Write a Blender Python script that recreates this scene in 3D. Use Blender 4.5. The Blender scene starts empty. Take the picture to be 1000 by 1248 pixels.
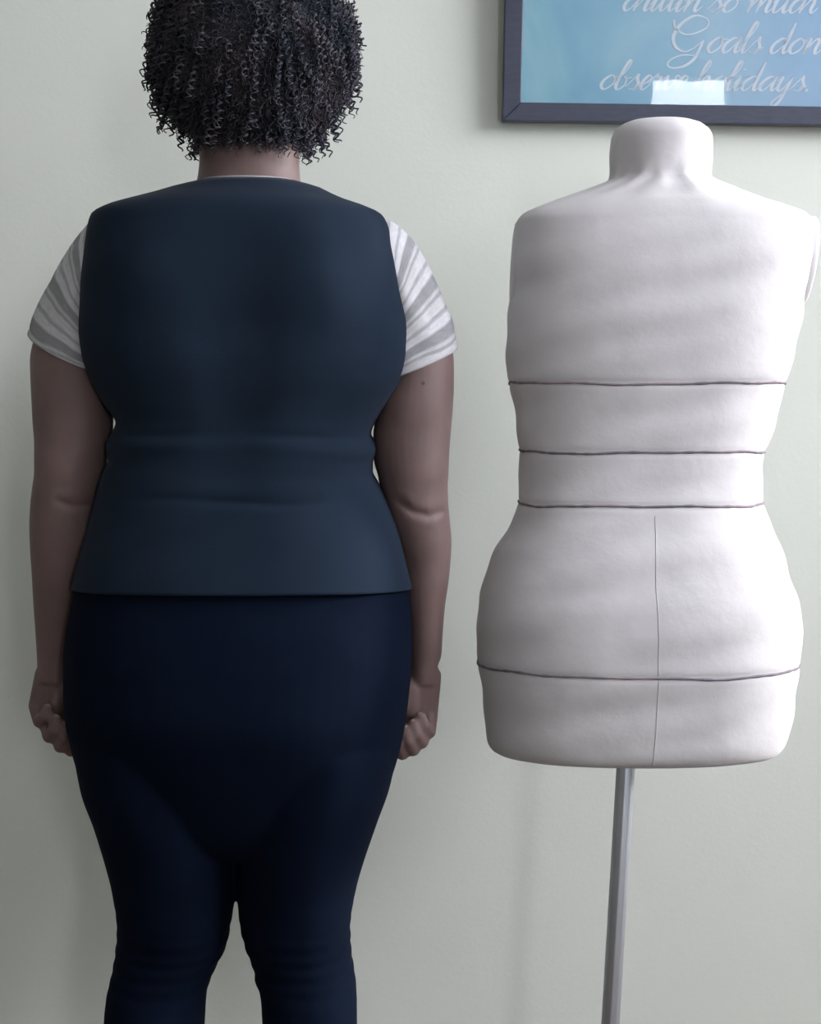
import bpy, bmesh, math, random
import numpy as np
from mathutils import Vector, Matrix

SC = bpy.context.scene
COL = SC.collection

# ------------------------------------------------------------------ camera
F_PX = 1800.0                      # focal length in pixels of the 1000x1248 frame
CAM = Vector((0.0, 0.0, 1.116))
PITCH, ROLL = math.radians(4.45), math.radians(1.5)
cam_data = bpy.data.cameras.new('camera')
cam_data.sensor_fit = 'AUTO'
cam_data.sensor_width = 36.0
cam_data.lens = 36.0 * F_PX / 1248.0
cam_data.clip_start = 0.05
cam = bpy.data.objects.new('camera', cam_data)
COL.objects.link(cam)
RM = Matrix.Rotation(math.pi / 2 - PITCH, 3, 'X') @ Matrix.Rotation(ROLL, 3, 'Z')
cam.matrix_world = Matrix.Translation(CAM) @ RM.to_4x4()
SC.camera = cam

# ------------------------------------------------------------------ light
world = bpy.data.worlds.new('daylight')
SC.world = world
world.use_nodes = True
wbg = world.node_tree.nodes['Background']
wbg.inputs['Color'].default_value = (0.95, 0.95, 1.06, 1)
wbg.inputs['Strength'].default_value = 18.5
WALL_Y = 2.26          # wall with the picture
BACK_Y = -3.6         # wall behind the camera
RIGHT_X = 2.8
LEFT_X = -5.5
CEIL_Z = 3.0
WIN_R = (-0.6, 1.6, 1.85, 2.95)     # y0, y1, z0, z1 of the side window
WIN_B = (1.22, 1.645, 0.85, 2.335)       # x0, x1, z0, z1 of the window behind the camera
RIM_SLIT = (1.98, 2.2, 1.0, 2.4)        # unseen slit added by the side wall's corner to rim-light the form

def portal(name, loc, rot, sx, sy):
    d = bpy.data.lights.new(name, 'AREA')
    d.shape = 'RECTANGLE'; d.size = sx; d.size_y = sy
    d.cycles.is_portal = True
    o = bpy.data.objects.new(name, d); COL.objects.link(o)
    o.location = loc; o.rotation_euler = rot
    return o
portal('side_window_portal', (RIGHT_X + 0.06, (WIN_R[0] + WIN_R[1]) / 2, (WIN_R[2] + WIN_R[3]) / 2),
       (0, math.pi / 2, 0), WIN_R[3] - WIN_R[2], WIN_R[1] - WIN_R[0])
portal('rear_window_portal', ((WIN_B[0] + WIN_B[1]) / 2, BACK_Y - 0.06, (WIN_B[2] + WIN_B[3]) / 2),
       (math.pi / 2, 0, 0), WIN_B[1] - WIN_B[0], WIN_B[3] - WIN_B[2])

portal('rim_slit_portal', (RIGHT_X + 0.06, (RIM_SLIT[0] + RIM_SLIT[1]) / 2, (RIM_SLIT[2] + RIM_SLIT[3]) / 2),
       (0, math.pi / 2, 0), RIM_SLIT[3] - RIM_SLIT[2], RIM_SLIT[1] - RIM_SLIT[0])  # portal of the added slit that rim-lights the form

sun_d = bpy.data.lights.new('low_sun', 'SUN')
sun_d.energy = 6.0; sun_d.angle = math.radians(8); sun_d.color = (1.0, 0.97, 0.95)
sun = bpy.data.objects.new('low_sun', sun_d); COL.objects.link(sun)
sun.rotation_euler = Vector((-1.0, -0.15, -0.30)).to_track_quat('-Z', 'Y').to_euler()

SC.view_settings.view_transform = 'Standard'
SC.view_settings.look = 'None'
SC.view_settings.gamma = 1.0
SC.view_settings.use_curve_mapping = False
SC.view_settings.exposure = 0.12

# ------------------------------------------------------------------ helpers
def ray(px, py):
    return RM @ Vector(((px - 500.0) / F_PX, -(py - 624.0) / F_PX, -1.0))

def P(px, py, Y):
    d = ray(px, py)
    return CAM + d * (Y / d.y)

def proj(v):
    q = RM.transposed() @ (Vector(v) - CAM)
    return 500.0 + F_PX * q.x / -q.z, 624.0 - F_PX * q.y / -q.z

def pchip(xs, ys, xq):
    xs = np.asarray(xs, float); ys = np.asarray(ys, float); xq = np.asarray(xq, float)
    h = np.diff(xs); d = (np.diff(ys, axis=0).T / h).T
    m = np.zeros_like(ys)
    m[0] = d[0]; m[-1] = d[-1]
    for i in range(1, len(xs) - 1):
        w1 = 2 * h[i] + h[i - 1]; w2 = h[i] + 2 * h[i - 1]
        a, b = d[i - 1], d[i]
        ok = (a * b) > 0
        with np.errstate(divide='ignore', invalid='ignore'):
            v = (w1 + w2) / (w1 / a + w2 / b)
        m[i] = np.where(ok, v, 0.0)
    k = np.clip(np.searchsorted(xs, xq) - 1, 0, len(xs) - 2)
    t = ((xq - xs[k]) / h[k])[:, None]; hh = h[k][:, None]
    t2, t3 = t * t, t * t * t
    return ((2*t3 - 3*t2 + 1) * ys[k] + (t3 - 2*t2 + t) * hh * m[k]
            + (-2*t3 + 3*t2) * ys[k+1] + (t3 - t2) * hh * m[k+1])

def mesh_obj(name, verts, faces, mat, parent=None, smooth=True, uvs=None):
    me = bpy.data.meshes.new(name)
    me.from_pydata([tuple(v) for v in verts], [], faces)
    if uvs is not None:
        ul = me.uv_layers.new(name='UVMap')
        for lp in me.loops:
            ul.data[lp.index].uv = uvs[lp.vertex_index]
    if smooth:
        me.polygons.foreach_set('use_smooth', [True] * len(me.polygons))
    if mat: me.materials.append(mat)
    me.update()
    o = bpy.data.objects.new(name, me); COL.objects.link(o)
    if parent: 
        o.parent = parent
        o.matrix_parent_inverse = parent.matrix_basis.inverted()
    return o

def tag(o, label=None, cat=None, kind=None, group=None):
    if label: o['label'] = label
    if cat: o['category'] = cat
    if kind: o['kind'] = kind
    if group: o['group'] = group
    return o

def empty(name, loc):
    o = bpy.data.objects.new(name, None); COL.objects.link(o)
    o.location = loc; o.empty_display_size = 0.1
    return o

def spow(c, e): return math.copysign(abs(c) ** e, c)

def rings_to_mesh(rings, cap0=True, cap1=True, close=True):
    n = len(rings[0]); V = [p for r in rings for p in r]; Fs = []
    for i in range(len(rings) - 1):
        for j in range(n if close else n - 1):
            k = (j + 1) % n
            Fs.append((i*n + j, i*n + k, (i+1)*n + k, (i+1)*n + j))
    if cap0:
        c = sum((Vector(p) for p in rings[0]), Vector()) / n; V.append(c); ci = len(V) - 1
        for j in range(n): Fs.append((ci, (j+1) % n, j))
    if cap1:
        c = sum((Vector(p) for p in rings[-1]), Vector()) / n; V.append(c); ci = len(V) - 1
        b = (len(rings) - 1) * n
        for j in range(n): Fs.append((ci, b + j, b + (j+1) % n))
    return V, Fs

def loft_rings(rows, Y0, step=6.0, n=64, disp=None):
    """rows: (py, x_left, x_right, back_mm, front_mm, y_offset_mm, exponent)"""
    rows = sorted(rows); A = np.array(rows, float)
    cnt = max(2, int((A[-1, 0] - A[0, 0]) / step) + 1)
    q = np.linspace(A[0, 0], A[-1, 0], cnt)
    B = pchip(A[:, 0], A[:, 1:], q)
    rings = []
    for py, (xl, xr, bk, fr, yo, ex) in zip(q, B):
        Y = Y0 + yo / 1000.0
        L, R = P(xl, py, Y), P(xr, py, Y)
        C, U = (L + R) / 2, (R - L) / 2
        ring = []
        for j in range(n):
            a = 2 * math.pi * j / n
            c, s = spow(math.cos(a), 2 / ex), spow(math.sin(a), 2 / ex)
            p = C + U * c + Vector((0, (fr if s > 0 else bk) * s / 1000.0, 0))
            if disp:
                p = disp(p, py, a, C, U)
            ring.append(p)
        rings.append(ring)
    return rings, q

def inset(rows, d):
    return [(r[0], r[1] + d, r[2] - d, r[3] - d, r[4] - d) + tuple(r[5:]) for r in rows]

class Soup:
    """several overlapping closed shells, to be remeshed to one surface"""
    def __init__(self): self.V = []; self.F = []
    def add(self, V, F):
        b = len(self.V); self.V += [tuple(v) for v in V]; self.F += [tuple(i + b for i in f) for f in F]
    def loft(self, rows, Y0, **k):
        rings, _ = loft_rings(rows, Y0, **k); self.add(*rings_to_mesh(rings))
    def ball(self, c, r, seg=12, rg=8):
        rx, ry, rz = r if isinstance(r, (tuple, list)) else (r, r, r)
        V = []; F = []
        V.append((c[0], c[1], c[2] + rz))
        for i in range(1, rg):
            t = math.pi * i / rg
            for j in range(seg):
                a = 2 * math.pi * j / seg
                V.append((c[0] + rx*math.sin(t)*math.cos(a), c[1] + ry*math.sin(t)*math.sin(a), c[2] + rz*math.cos(t)))
        V.append((c[0], c[1], c[2] - rz)); e = len(V) - 1
        for j in range(seg):
            F.append((0, 1 + j, 1 + (j+1) % seg))
            for i in range(rg - 2):
                a0 = 1 + i*seg
                F.append((a0 + j, a0 + seg + j, a0 + seg + (j+1) % seg, a0 + (j+1) % seg))
            a0 = 1 + (rg - 2)*seg
            F.append((e, a0 + (j+1) % seg, a0 + j))
        self.add(V, F)
    def chain(self, pts):
        """pts: [(Vector, radius)], balls packed along the line"""
        for (a, ra), (b, rb) in zip(pts, pts[1:]):
            L = (b - a).length; k = max(1, int(L / (min(ra, rb) * 0.35)))
            for i in range(k + 1):
                t = i / k; self.ball(a.lerp(b, t), ra + (rb - ra) * t)
    def build(self, name, mat, parent, voxel, smooth_it=4):
        tmp = mesh_obj(name + '_tmp', self.V, self.F, None)
        m = tmp.modifiers.new('r', 'REMESH'); m.mode = 'VOXEL'; m.voxel_size = voxel; m.use_smooth_shade = True
        s = tmp.modifiers.new('s', 'SMOOTH'); s.factor = 0.5; s.iterations = smooth_it
        dg = bpy.context.evaluated_depsgraph_get(); dg.update()
        me = bpy.data.meshes.new_from_object(tmp.evaluated_get(dg))
        bpy.data.objects.remove(tmp, do_unlink=True)
        me.name = name; me.materials.clear(); me.materials.append(mat)
        me.polygons.foreach_set('use_smooth', [True] * len(me.polygons))
        o = bpy.data.objects.new(name, me); COL.objects.link(o)
        if parent:
            o.parent = parent; o.matrix_parent_inverse = parent.matrix_basis.inverted()
        return o

def box_vf(x0, x1, y0, y1, z0, z1):
    V = [(x0,y0,z0),(x1,y0,z0),(x1,y1,z0),(x0,y1,z0),(x0,y0,z1),(x1,y0,z1),(x1,y1,z1),(x0,y1,z1)]
    F = [(0,3,2,1),(4,5,6,7),(0,1,5,4),(1,2,6,5),(2,3,7,6),(3,0,4,7)]
    return V, F

def boxes(name, lst, mat, parent=None, bevel=0.0):
    s = Soup()
    for b in lst: s.add(*box_vf(*b))
    o = mesh_obj(name, s.V, s.F, mat, parent, smooth=False)
    if bevel:
        m = o.modifiers.new('bevel', 'BEVEL'); m.width = bevel; m.segments = 2
    return o

def tube_vf(path, radii, sides=8, cap=True):
    rings = []
    prev = None
    for i, p in enumerate(path):
        a = path[max(0, i-1)]; b = path[min(len(path)-1, i+1)]
        t = (Vector(b) - Vector(a)).normalized()
        if prev is None:
            u = t.orthogonal().normalized()
        else:
            u = (prev - t * prev.dot(t))
            u = u.normalized() if u.length > 1e-8 else t.orthogonal().normalized()
        prev = u; w = t.cross(u); r = radii[i] if hasattr(radii, '__len__') else radii
        rings.append([Vector(p) + (u*math.cos(2*math.pi*k/sides) + w*math.sin(2*math.pi*k/sides)) * r for k in range(sides)])
    return rings_to_mesh(rings, cap, cap)

# ------------------------------------------------------------------ materials
def mat(name, color, rough=0.7, metal=0.0, spec=0.5, sss=0.0):
    m = bpy.data.materials.new(name); m.use_nodes = True
    b = m.node_tree.nodes['Principled BSDF']
    b.inputs['Base Color'].default_value = (*color, 1)
    b.inputs['Roughness'].default_value = rough
    b.inputs['Metallic'].default_value = metal
    b.inputs['Specular IOR Level'].default_value = spec
    if sss:
        b.inputs['Subsurface Weight'].default_value = sss
        b.inputs['Subsurface Radius'].default_value = (0.01, 0.004, 0.002)
        b.inputs['Subsurface Scale'].default_value = 0.5
    return m, m.node_tree.nodes, m.node_tree.links, b

def noise_color(nt, b, c0, c1, scale, detail=4, lo=0.35, hi=0.65, coord='Object', stretch=None):
    N, L = nt.nodes, nt.links
    tc = N.new('ShaderNodeTexCoord'); src = tc.outputs[coord]
    if stretch:
        mp = N.new('ShaderNodeMapping'); mp.inputs['Scale'].default_value = stretch
        L.new(src, mp.inputs['Vector']); src = mp.outputs['Vector']
    nz = N.new('ShaderNodeTexNoise'); nz.inputs['Scale'].default_value = scale; nz.inputs['Detail'].default_value = detail
    L.new(src, nz.inputs['Vector'])
    cr = N.new('ShaderNodeValToRGB')
    cr.color_ramp.elements[0].position = lo; cr.color_ramp.elements[0].color = (*c0, 1)
    cr.color_ramp.elements[1].position = hi; cr.color_ramp.elements[1].color = (*c1, 1)
    L.new(nz.outputs['Fac'], cr.inputs['Fac'])
    L.new(cr.outputs['Color'], b.inputs['Base Color'])
    return src, cr

def noise_bump(nt, b, src, scale, strength, dist=0.002, detail=3):
    N, L = nt.nodes, nt.links
    nz = N.new('ShaderNodeTexNoise'); nz.inputs['Scale'].default_value = scale; nz.inputs['Detail'].default_value = detail
    L.new(src, nz.inputs['Vector'])
    bp = N.new('ShaderNodeBump'); bp.inputs['Strength'].default_value = strength; bp.inputs['Distance'].default_value = dist
    L.new(nz.outputs['Fac'], bp.inputs['Height'])
    old = b.inputs['Normal'].links
    if old: L.new(old[0].from_socket, bp.inputs['Normal'])
    L.new(bp.outputs['Normal'], b.inputs['Normal'])

M = {}
m, N, L, b = mat('wall_paint', (0.6, 0.64, 0.6), 0.75, spec=0.3)
src, _ = noise_color(m.node_tree, b, (0.675, 0.706, 0.632), (0.70, 0.731, 0.66), 2.2)
noise_bump(m.node_tree, b, src, 160, 0.10, 0.002); M['wall'] = m
m, N, L, b = mat('ceiling_paint', (0.75, 0.75, 0.74), 0.9)
src, _ = noise_color(m.node_tree, b, (0.74, 0.74, 0.73), (0.78, 0.78, 0.77), 3); M['ceil'] = m
m, N, L, b = mat('floor_boards', (0.16, 0.12, 0.09), 0.5)
src, _ = noise_color(m.node_tree, b, (0.07, 0.05, 0.038), (0.12, 0.085, 0.06), 3, stretch=(1, 8, 1)); M['floor'] = m
m, N, L, b = mat('trim_paint', (0.75, 0.76, 0.74), 0.45)
noise_color(m.node_tree, b, (0.73, 0.74, 0.72), (0.77, 0.78, 0.76), 8); M['trim'] = m

# muslin of the dress form
m, N, L, b = mat('muslin', (0.62, 0.6, 0.6), 0.9, spec=0.2)
src, _ = noise_color(m.node_tree, b, (0.55, 0.535, 0.54), (0.63, 0.615, 0.62), 14, 6, 0.3, 0.7)
noise_bump(m.node_tree, b, src, 900, 0.25, 0.0006, 2)
noise_bump(m.node_tree, b, src, 22, 0.35, 0.004, 4)
b.inputs['Sheen Weight'].default_value = 0.15; M['muslin'] = m
m, N, L, b = mat('seam_thread', (0.42, 0.40, 0.41), 0.9)
noise_color(m.node_tree, b, (0.47, 0.46, 0.465), (0.52, 0.51, 0.515), 60); M['seam'] = m
m, N, L, b = mat('tape_cord', (0.14, 0.12, 0.14), 0.8)
noise_color(m.node_tree, b, (0.15, 0.14, 0.165), (0.26, 0.205, 0.23), 16, 3, 0.42, 0.62); M['cord'] = m
m, N, L, b = mat('steel_tube', (0.38, 0.40, 0.44), 0.38, 0.9)
noise_color(m.node_tree, b, (0.50, 0.53, 0.58), (0.58, 0.61, 0.66), 20, stretch=(1, 1, .1)); M['steel'] = m
m, N, L, b = mat('base_iron', (0.05, 0.05, 0.055), 0.5, 0.5)
noise_color(m.node_tree, b, (0.045, 0.045, 0.05), (0.06, 0.06, 0.065), 30); M['iron'] = m

# cloth of the person
m, N, L, b = mat('vest_cloth', (0.03, 0.036, 0.044), 0.9, spec=0.1)
src, _ = noise_color(m.node_tree, b, (0.0085, 0.0165, 0.0300), (0.0103, 0.0192, 0.0345), 9)
noise_bump(m.node_tree, b, src, 700, 0.3, 0.0006, 2)
noise_bump(m.node_tree, b, src, 10, 0.3, 0.006, 2)
b.inputs['Sheen Weight'].default_value = 0.12; b.inputs['Sheen Roughness'].default_value = 0.5; b.inputs['Sheen Weight'].default_value = 0.03; M['vest'] = m
m, N, L, b = mat('legging_cloth', (0.007, 0.010, 0.017), 0.9, spec=0.06)
src, _ = noise_color(m.node_tree, b, (0.0018, 0.0045, 0.0125), (0.0026, 0.0060, 0.0155), 12)
noise_bump(m.node_tree, b, src, 800, 0.2, 0.0005, 2); M['legging'] = m

# striped jersey: stripes run round the sleeve / body (v of the UV map, in metres)
m, N, L, b = mat('striped_jersey', (0.5, 0.5, 0.5), 0.9, spec=0.2)
uv = N.new('ShaderNodeUVMap'); uv.uv_map = 'UVMap'
sp = N.new('ShaderNodeSeparateXYZ'); L.new(uv.outputs['UV'], sp.inputs['Vector'])
nz = N.new('ShaderNodeTexNoise'); nz.inputs['Scale'].default_value = 9; nz.inputs['Detail'].default_value = 3
L.new(uv.outputs['UV'], nz.inputs['Vector'])
ma = N.new('ShaderNodeMath'); ma.operation = 'MULTIPLY_ADD'; ma.inputs[1].default_value = 0.012
L.new(nz.outputs['Fac'], ma.inputs[0]); L.new(sp.outputs['Y'], ma.inputs[2])
fr = N.new('ShaderNodeMath'); fr.operation = 'MULTIPLY'; fr.inputs[1].default_value = 1 / 0.041
L.new(ma.outputs[0], fr.inputs[0])
fx = N.new('ShaderNodeMath'); fx.operation = 'FRACT'; L.new(fr.outputs[0], fx.inputs[0])
cr = N.new('ShaderNodeValToRGB'); cr.color_ramp.interpolation = 'LINEAR'
E = cr.color_ramp.elements
stops = [(0.0, .50), (0.14, .54), (0.19, .34), (0.24, .36), (0.29, .53), (0.44, .56), (0.50, .27), (0.72, .28), (0.77, .47), (0.82, .49), (0.85, .33), (0.90, .34), (0.94, .50)]
E[0].position = 0; E[0].color = (.50, .50, .50, 1); E[1].position = 1.0; E[1].color = (.50, .50, .50, 1)
for p_, v_ in stops[1:]:
    e = E.new(p_); e.color = (v_ * 0.97, v_ * 0.97, v_, 1)
L.new(fx.outputs[0], cr.inputs['Fac'])
sp2 = N.new('ShaderNodeTexNoise'); sp2.inputs['Scale'].default_value = 420; sp2.inputs['Detail'].default_value = 2
mp2 = N.new('ShaderNodeMapping'); mp2.inputs['Scale'].default_value = (0.25, 1, 1)
L.new(uv.outputs['UV'], mp2.inputs['Vector']); L.new(mp2.outputs['Vector'], sp2.inputs['Vector'])
mr = N.new('ShaderNodeMapRange'); mr.inputs['From Min'].default_value = .3; mr.inputs['From Max'].default_value = .7
mr.inputs['To Min'].default_value = .88; mr.inputs['To Max'].default_value = 1.08
L.new(sp2.outputs['Fac'], mr.inputs['Value'])
mx = N.new('ShaderNodeMix'); mx.data_type = 'RGBA'; mx.blend_type = 'MULTIPLY'; mx.inputs['Factor'].default_value = 1
L.new(cr.outputs['Color'], mx.inputs['A']); L.new(mr.outputs['Result'], mx.inputs['B'])
L.new(mx.outputs['Result'], b.inputs['Base Color'])
noise_bump(m.node_tree, b, uv.outputs['UV'], 300, 0.25, 0.0008, 2); M['jersey'] = m

# skin, with a small mole behind the upper right arm
PY0 = 1.80
m, N, L, b = mat('skin', (0.27, 0.16, 0.12), 0.55, spec=0.35, sss=0.15)
src, cr0 = noise_color(m.node_tree, b, (0.140, 0.094, 0.086), (0.185, 0.124, 0.115), 18, 5, 0.3, 0.7)
geo = N.new('ShaderNodeNewGeometry')
vd = N.new('ShaderNodeVectorMath'); vd.operation = 'DISTANCE'
mole_c = P(515, 468, PY0 - 0.014); vd.inputs[1].default_value = mole_c
L.new(geo.outputs['Position'], vd.inputs[0])
mrm = N.new('ShaderNodeMapRange'); mrm.inputs['From Min'].default_value = 0.0; mrm.inputs['From Max'].default_value = 1
SKIN_MOLE = (vd, mrm)
mrm.inputs['From Min'].default_value = 0.0012; mrm.inputs['From Max'].default_value = 0.0032
L.new(vd.outputs['Value'], mrm.inputs['Value'])
mxm = N.new('ShaderNodeMix'); mxm.data_type = 'RGBA'
mxm.inputs['A'].default_value = (0.05, 0.03, 0.03, 1)
L.new(mrm.outputs['Result'], mxm.inputs['Factor']); L.new(cr0.outputs['Color'], mxm.inputs['B'])
L.new(mxm.outputs['Result'], b.inputs['Base Color'])
noise_bump(m.node_tree, b, src, 350, 0.12, 0.0008, 2); M['skin'] = m
m, N, L, b = mat('fingernail', (0.42, 0.28, 0.25), 0.3)
noise_color(m.node_tree, b, (0.24, 0.17, 0.155), (0.28, 0.20, 0.18), 200); M['nail'] = m
m, N, L, b = mat('eye_white', (0.8, 0.8, 0.78), 0.15)
noise_color(m.node_tree, b, (0.78, 0.77, 0.75), (0.82, 0.81, 0.8), 80); M['eye'] = m
m, N, L, b = mat('iris', (0.04, 0.02, 0.012), 0.15)
noise_color(m.node_tree, b, (0.03, 0.016, 0.01), (0.06, 0.03, 0.018), 300); M['iris'] = m
m, N, L, b = mat('curly_hair', (0.03, 0.024, 0.024), 0.85, spec=0.15)
src, _ = noise_color(m.node_tree, b, (0.020, 0.029, 0.041), (0.090, 0.079, 0.088), 16, 4, 0.3, 0.72); M['hair'] = m

# picture
m, N, L, b = mat('navy_frame', (0.028, 0.034, 0.055), 0.45)
noise_color(m.node_tree, b, (0.030, 0.037, 0.062), (0.040, 0.048, 0.076), 40, stretch=(1, 1, 6)); M['frame'] = m
m, N, L, b = mat('watercolour_print', (0.25, 0.45, 0.52), 0.8, spec=0.1)
tc = N.new('ShaderNodeTexCoord')
n1 = N.new('ShaderNodeTexNoise'); n1.inputs['Scale'].default_value = 5.0; n1.inputs['Detail'].default_value = 6; n1.inputs['Distortion'].default_value = 0.8
L.new(tc.outputs['Object'], n1.inputs['Vector'])
c1 = N.new('ShaderNodeValToRGB'); e = c1.color_ramp.elements
e[0].position = .34; e[0].color = (0.16, 0.34, 0.46, 1); e[1].position = .66; e[1].color = (0.33, 0.50, 0.55, 1)
k = e.new(.48); k.color = (0.22, 0.42, 0.50, 1)
L.new(n1.outputs['Fac'], c1.inputs['Fac'])
sx = N.new('ShaderNodeSeparateXYZ'); L.new(tc.outputs['Object'], sx.inputs['Vector'])
rr = N.new('ShaderNodeMapRange'); rr.inputs['From Min'].default_value = 0.05; rr.inputs['From Max'].default_value = 0.55
L.new(sx.outputs['X'], rr.inputs['Value'])
mb = N.new('ShaderNodeMix'); mb.data_type = 'RGBA'; L.new(rr.outputs['Result'], mb.inputs['Factor'])
L.new(c1.outputs['Color'], mb.inputs['A']); mb.inputs['B'].default_value = (0.27, 0.40, 0.56, 1)
L.new(mb.outputs['Result'], b.inputs['Base Color']); M['print'] = m
m, N, L, b = mat('lettering_white', (0.62, 0.66, 0.70), 0.8)
noise_color(m.node_tree, b, (0.48, 0.545, 0.60), (0.53, 0.595, 0.645), 60); M['letter'] = m
m = bpy.data.materials.new('picture_glass'); m.use_nodes = True
N, L = m.node_tree.nodes, m.node_tree.links
N.remove(N['Principled BSDF'])
tr = N.new('ShaderNodeBsdfTransparent'); gl = N.new('ShaderNodeBsdfGlossy'); gl.inputs['Roughness'].default_value = 0.015
ge = N.new('ShaderNodeNewGeometry'); dt = N.new('ShaderNodeVectorMath'); dt.operation = 'DOT_PRODUCT'   # Schlick, the same from both sides
L.new(ge.outputs['Incoming'], dt.inputs[0]); L.new(ge.outputs['Normal'], dt.inputs[1])
ab = N.new('ShaderNodeMath'); ab.operation = 'ABSOLUTE'; L.new(dt.outputs['Value'], ab.inputs[0])
om = N.new('ShaderNodeMath'); om.operation = 'SUBTRACT'; om.inputs[0].default_value = 1; L.new(ab.outputs[0], om.inputs[1])
pw = N.new('ShaderNodeMath'); pw.operation = 'POWER'; pw.inputs[1].default_value = 5; L.new(om.outputs[0], pw.inputs[0])
fn = N.new('ShaderNodeMath'); fn.operation = 'MULTIPLY_ADD'; fn.inputs[1].default_value = 0.92; fn.inputs[2].default_value = 0.035; L.new(pw.outputs[0], fn.inputs[0])
wv = N.new('ShaderNodeTexNoise'); wv.inputs['Scale'].default_value = 6
bp = N.new('ShaderNodeBump'); bp.inputs['Strength'].default_value = 0.015; bp.inputs['Distance'].default_value = 0.01
L.new(wv.outputs['Fac'], bp.inputs['Height']); L.new(bp.outputs['Normal'], gl.inputs['Normal'])
ms = N.new('ShaderNodeMixShader'); L.new(fn.outputs[0], ms.inputs[0]); L.new(tr.outputs[0], ms.inputs[1]); L.new(gl.outputs[0], ms.inputs[2])
L.new(ms.outputs[0], N['Material Output'].inputs['Surface']); M['glass'] = m

# ------------------------------------------------------------------ room
TH = 0.12
def struct(name, lst, mt, label=None):
    o = boxes(name, lst, mt); o['kind'] = 'structure'
    if label: o['label'] = label
    return o
struct('floor', [(LEFT_X - TH, RIGHT_X + TH, BACK_Y - TH, WALL_Y + TH, -0.1, 0)], M['floor'])
struct('ceiling', [(LEFT_X - TH, RIGHT_X + TH, BACK_Y - TH, WALL_Y + TH, CEIL_Z, CEIL_Z + 0.1)], M['ceil'])
struct('wall_front', [(LEFT_X - TH, RIGHT_X + TH, WALL_Y, WALL_Y + TH, 0, CEIL_Z)], M['wall'], 'pale grey green painted wall behind the person and the dress form')
struct('wall_left', [(LEFT_X - TH, LEFT_X, BACK_Y, WALL_Y, 0, CEIL_Z)], M['wall'])
fw = 0.035
XR = (RIGHT_X, RIGHT_X + TH); (y0, y1, z0, z1), (u0, u1, v0, v1) = WIN_R, RIM_SLIT
struct('wall_right', [(*XR, BACK_Y, y0, 0, CEIL_Z), (*XR, y0, y1, 0, z0), (*XR, y0, y1, z1, CEIL_Z), (*XR, y1, u0, 0, CEIL_Z),
                      (*XR, u0, u1, 0, v0), (*XR, u0, u1, v1, CEIL_Z), (*XR, u1, WALL_Y, 0, CEIL_Z)], M['wall'])
XW = (RIGHT_X + .03, RIGHT_X + .08)
for nm, (a0, a1, b0, b1) in (('window_1', WIN_R), ('rim_slit_frame', RIM_SLIT)):  # side window, then the added rim light slit
    struct(nm, [(*XW, a0, a1, b0, b0 + .02), (*XW, a0, a1, b1 - .02, b1), (*XW, a0, a0 + .012, b0 + .02, b1 - .02), (*XW, a1 - .012, a1, b0 + .02, b1 - .02)], M['trim'])
x0, x1, z0, z1 = WIN_B
BW = (BACK_Y - TH, BACK_Y)
struct('wall_back', [(LEFT_X - TH, x0, *BW, 0, CEIL_Z), (x0, x1, *BW, 0, z0), (x0, x1, *BW, z1, CEIL_Z), (x1, RIGHT_X + TH, *BW, 0, CEIL_Z)], M['wall'])
WB = (BACK_Y - .08, BACK_Y - .03)
struct('window_2', [(x0, x1, *WB, z0, z0 + fw), (x0, x1, *WB, z1 - .01, z1), (x0, x0 + .01, *WB, z0 + fw, z1 - .01), (x1 - .01, x1, *WB, z0 + fw, z1 - .01)], M['trim'])
struct('baseboard_front', [(LEFT_X, RIGHT_X, WALL_Y - 0.014, WALL_Y, 0, 0.09)], M['trim'])

# ------------------------------------------------------------------ framed print
# flat local frame: u to the right along the lower edge, v up the picture, leaning a little forward at the top
PIC_LEAN = math.radians(2.5)
c_in = P(612, 147, WALL_Y - 0.030)            # lower left outer corner of the frame
c_r = P(1000, 152.5, WALL_Y - 0.030)
ang = math.atan2(c_r.z - c_in.z, c_r.x - c_in.x)
pic = empty('framed_print', (0, 0, 0))
pic.matrix_basis = Matrix.Translation(c_in) @ Matrix.Rotation(-ang, 4, 'Y') @ Matrix.Rotation(PIC_LEAN, 4, 'X')
PM = pic.matrix_basis.copy(); PMI = PM.inverted()
def pic_uv(px, py, depth=0.0):
    """pixel -> local (u, v) on the picture plane at local y = depth"""
    n = (PM.to_3x3() @ Vector((0, 1, 0))); o = PM @ Vector((0, depth, 0)); d = ray(px, py)
    t = n.dot(o - CAM) / n.dot(d)
    q = PMI @ (CAM + d * t); return q.x, q.z
tag(pic, 'navy framed blue watercolour print with white script lettering, hung on the wall', 'picture')
def child(o, par):
    o.parent = par; o.matrix_parent_inverse.identity(); return o
PW, PH = 0.86, 0.66
FB = 0.027                                    # width of the frame moulding
def rail(pts):
    V = []
    for (u, v) in pts: V.append((u, 0.0, v))
    for (u, v) in pts: V.append((u, 0.024, v))
    return V, [(0,1,2,3), (7,6,5,4), (0,4,5,1), (1,5,6,2), (2,6,7,3), (3,7,4,0)]
for pts in ([(0,0),(PW,0),(PW-FB,FB),(FB,FB)], [(PW,0),(PW,PH),(PW-FB,PH-FB),(PW-FB,FB)],
            [(PW,PH),(0,PH),(FB,PH-FB),(PW-FB,PH-FB)], [(0,PH),(0,0),(FB,FB),(FB,PH-FB)]):
    V, Fs = rail(pts)
    o = mesh_obj('frame_rail', V, Fs, M['frame'], None, smooth=False); child(o, pic)
    bv = o.modifiers.new('bevel', 'BEVEL'); bv.width = 0.0015; bv.segments = 2
def plate(name, y0_, y1_, mt, ins):
    V, Fs = box_vf(ins, PW - ins, y0_, y1_, ins, PH - ins)
    return child(mesh_obj(name, V, Fs, mt, None, smooth=False), pic)
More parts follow.
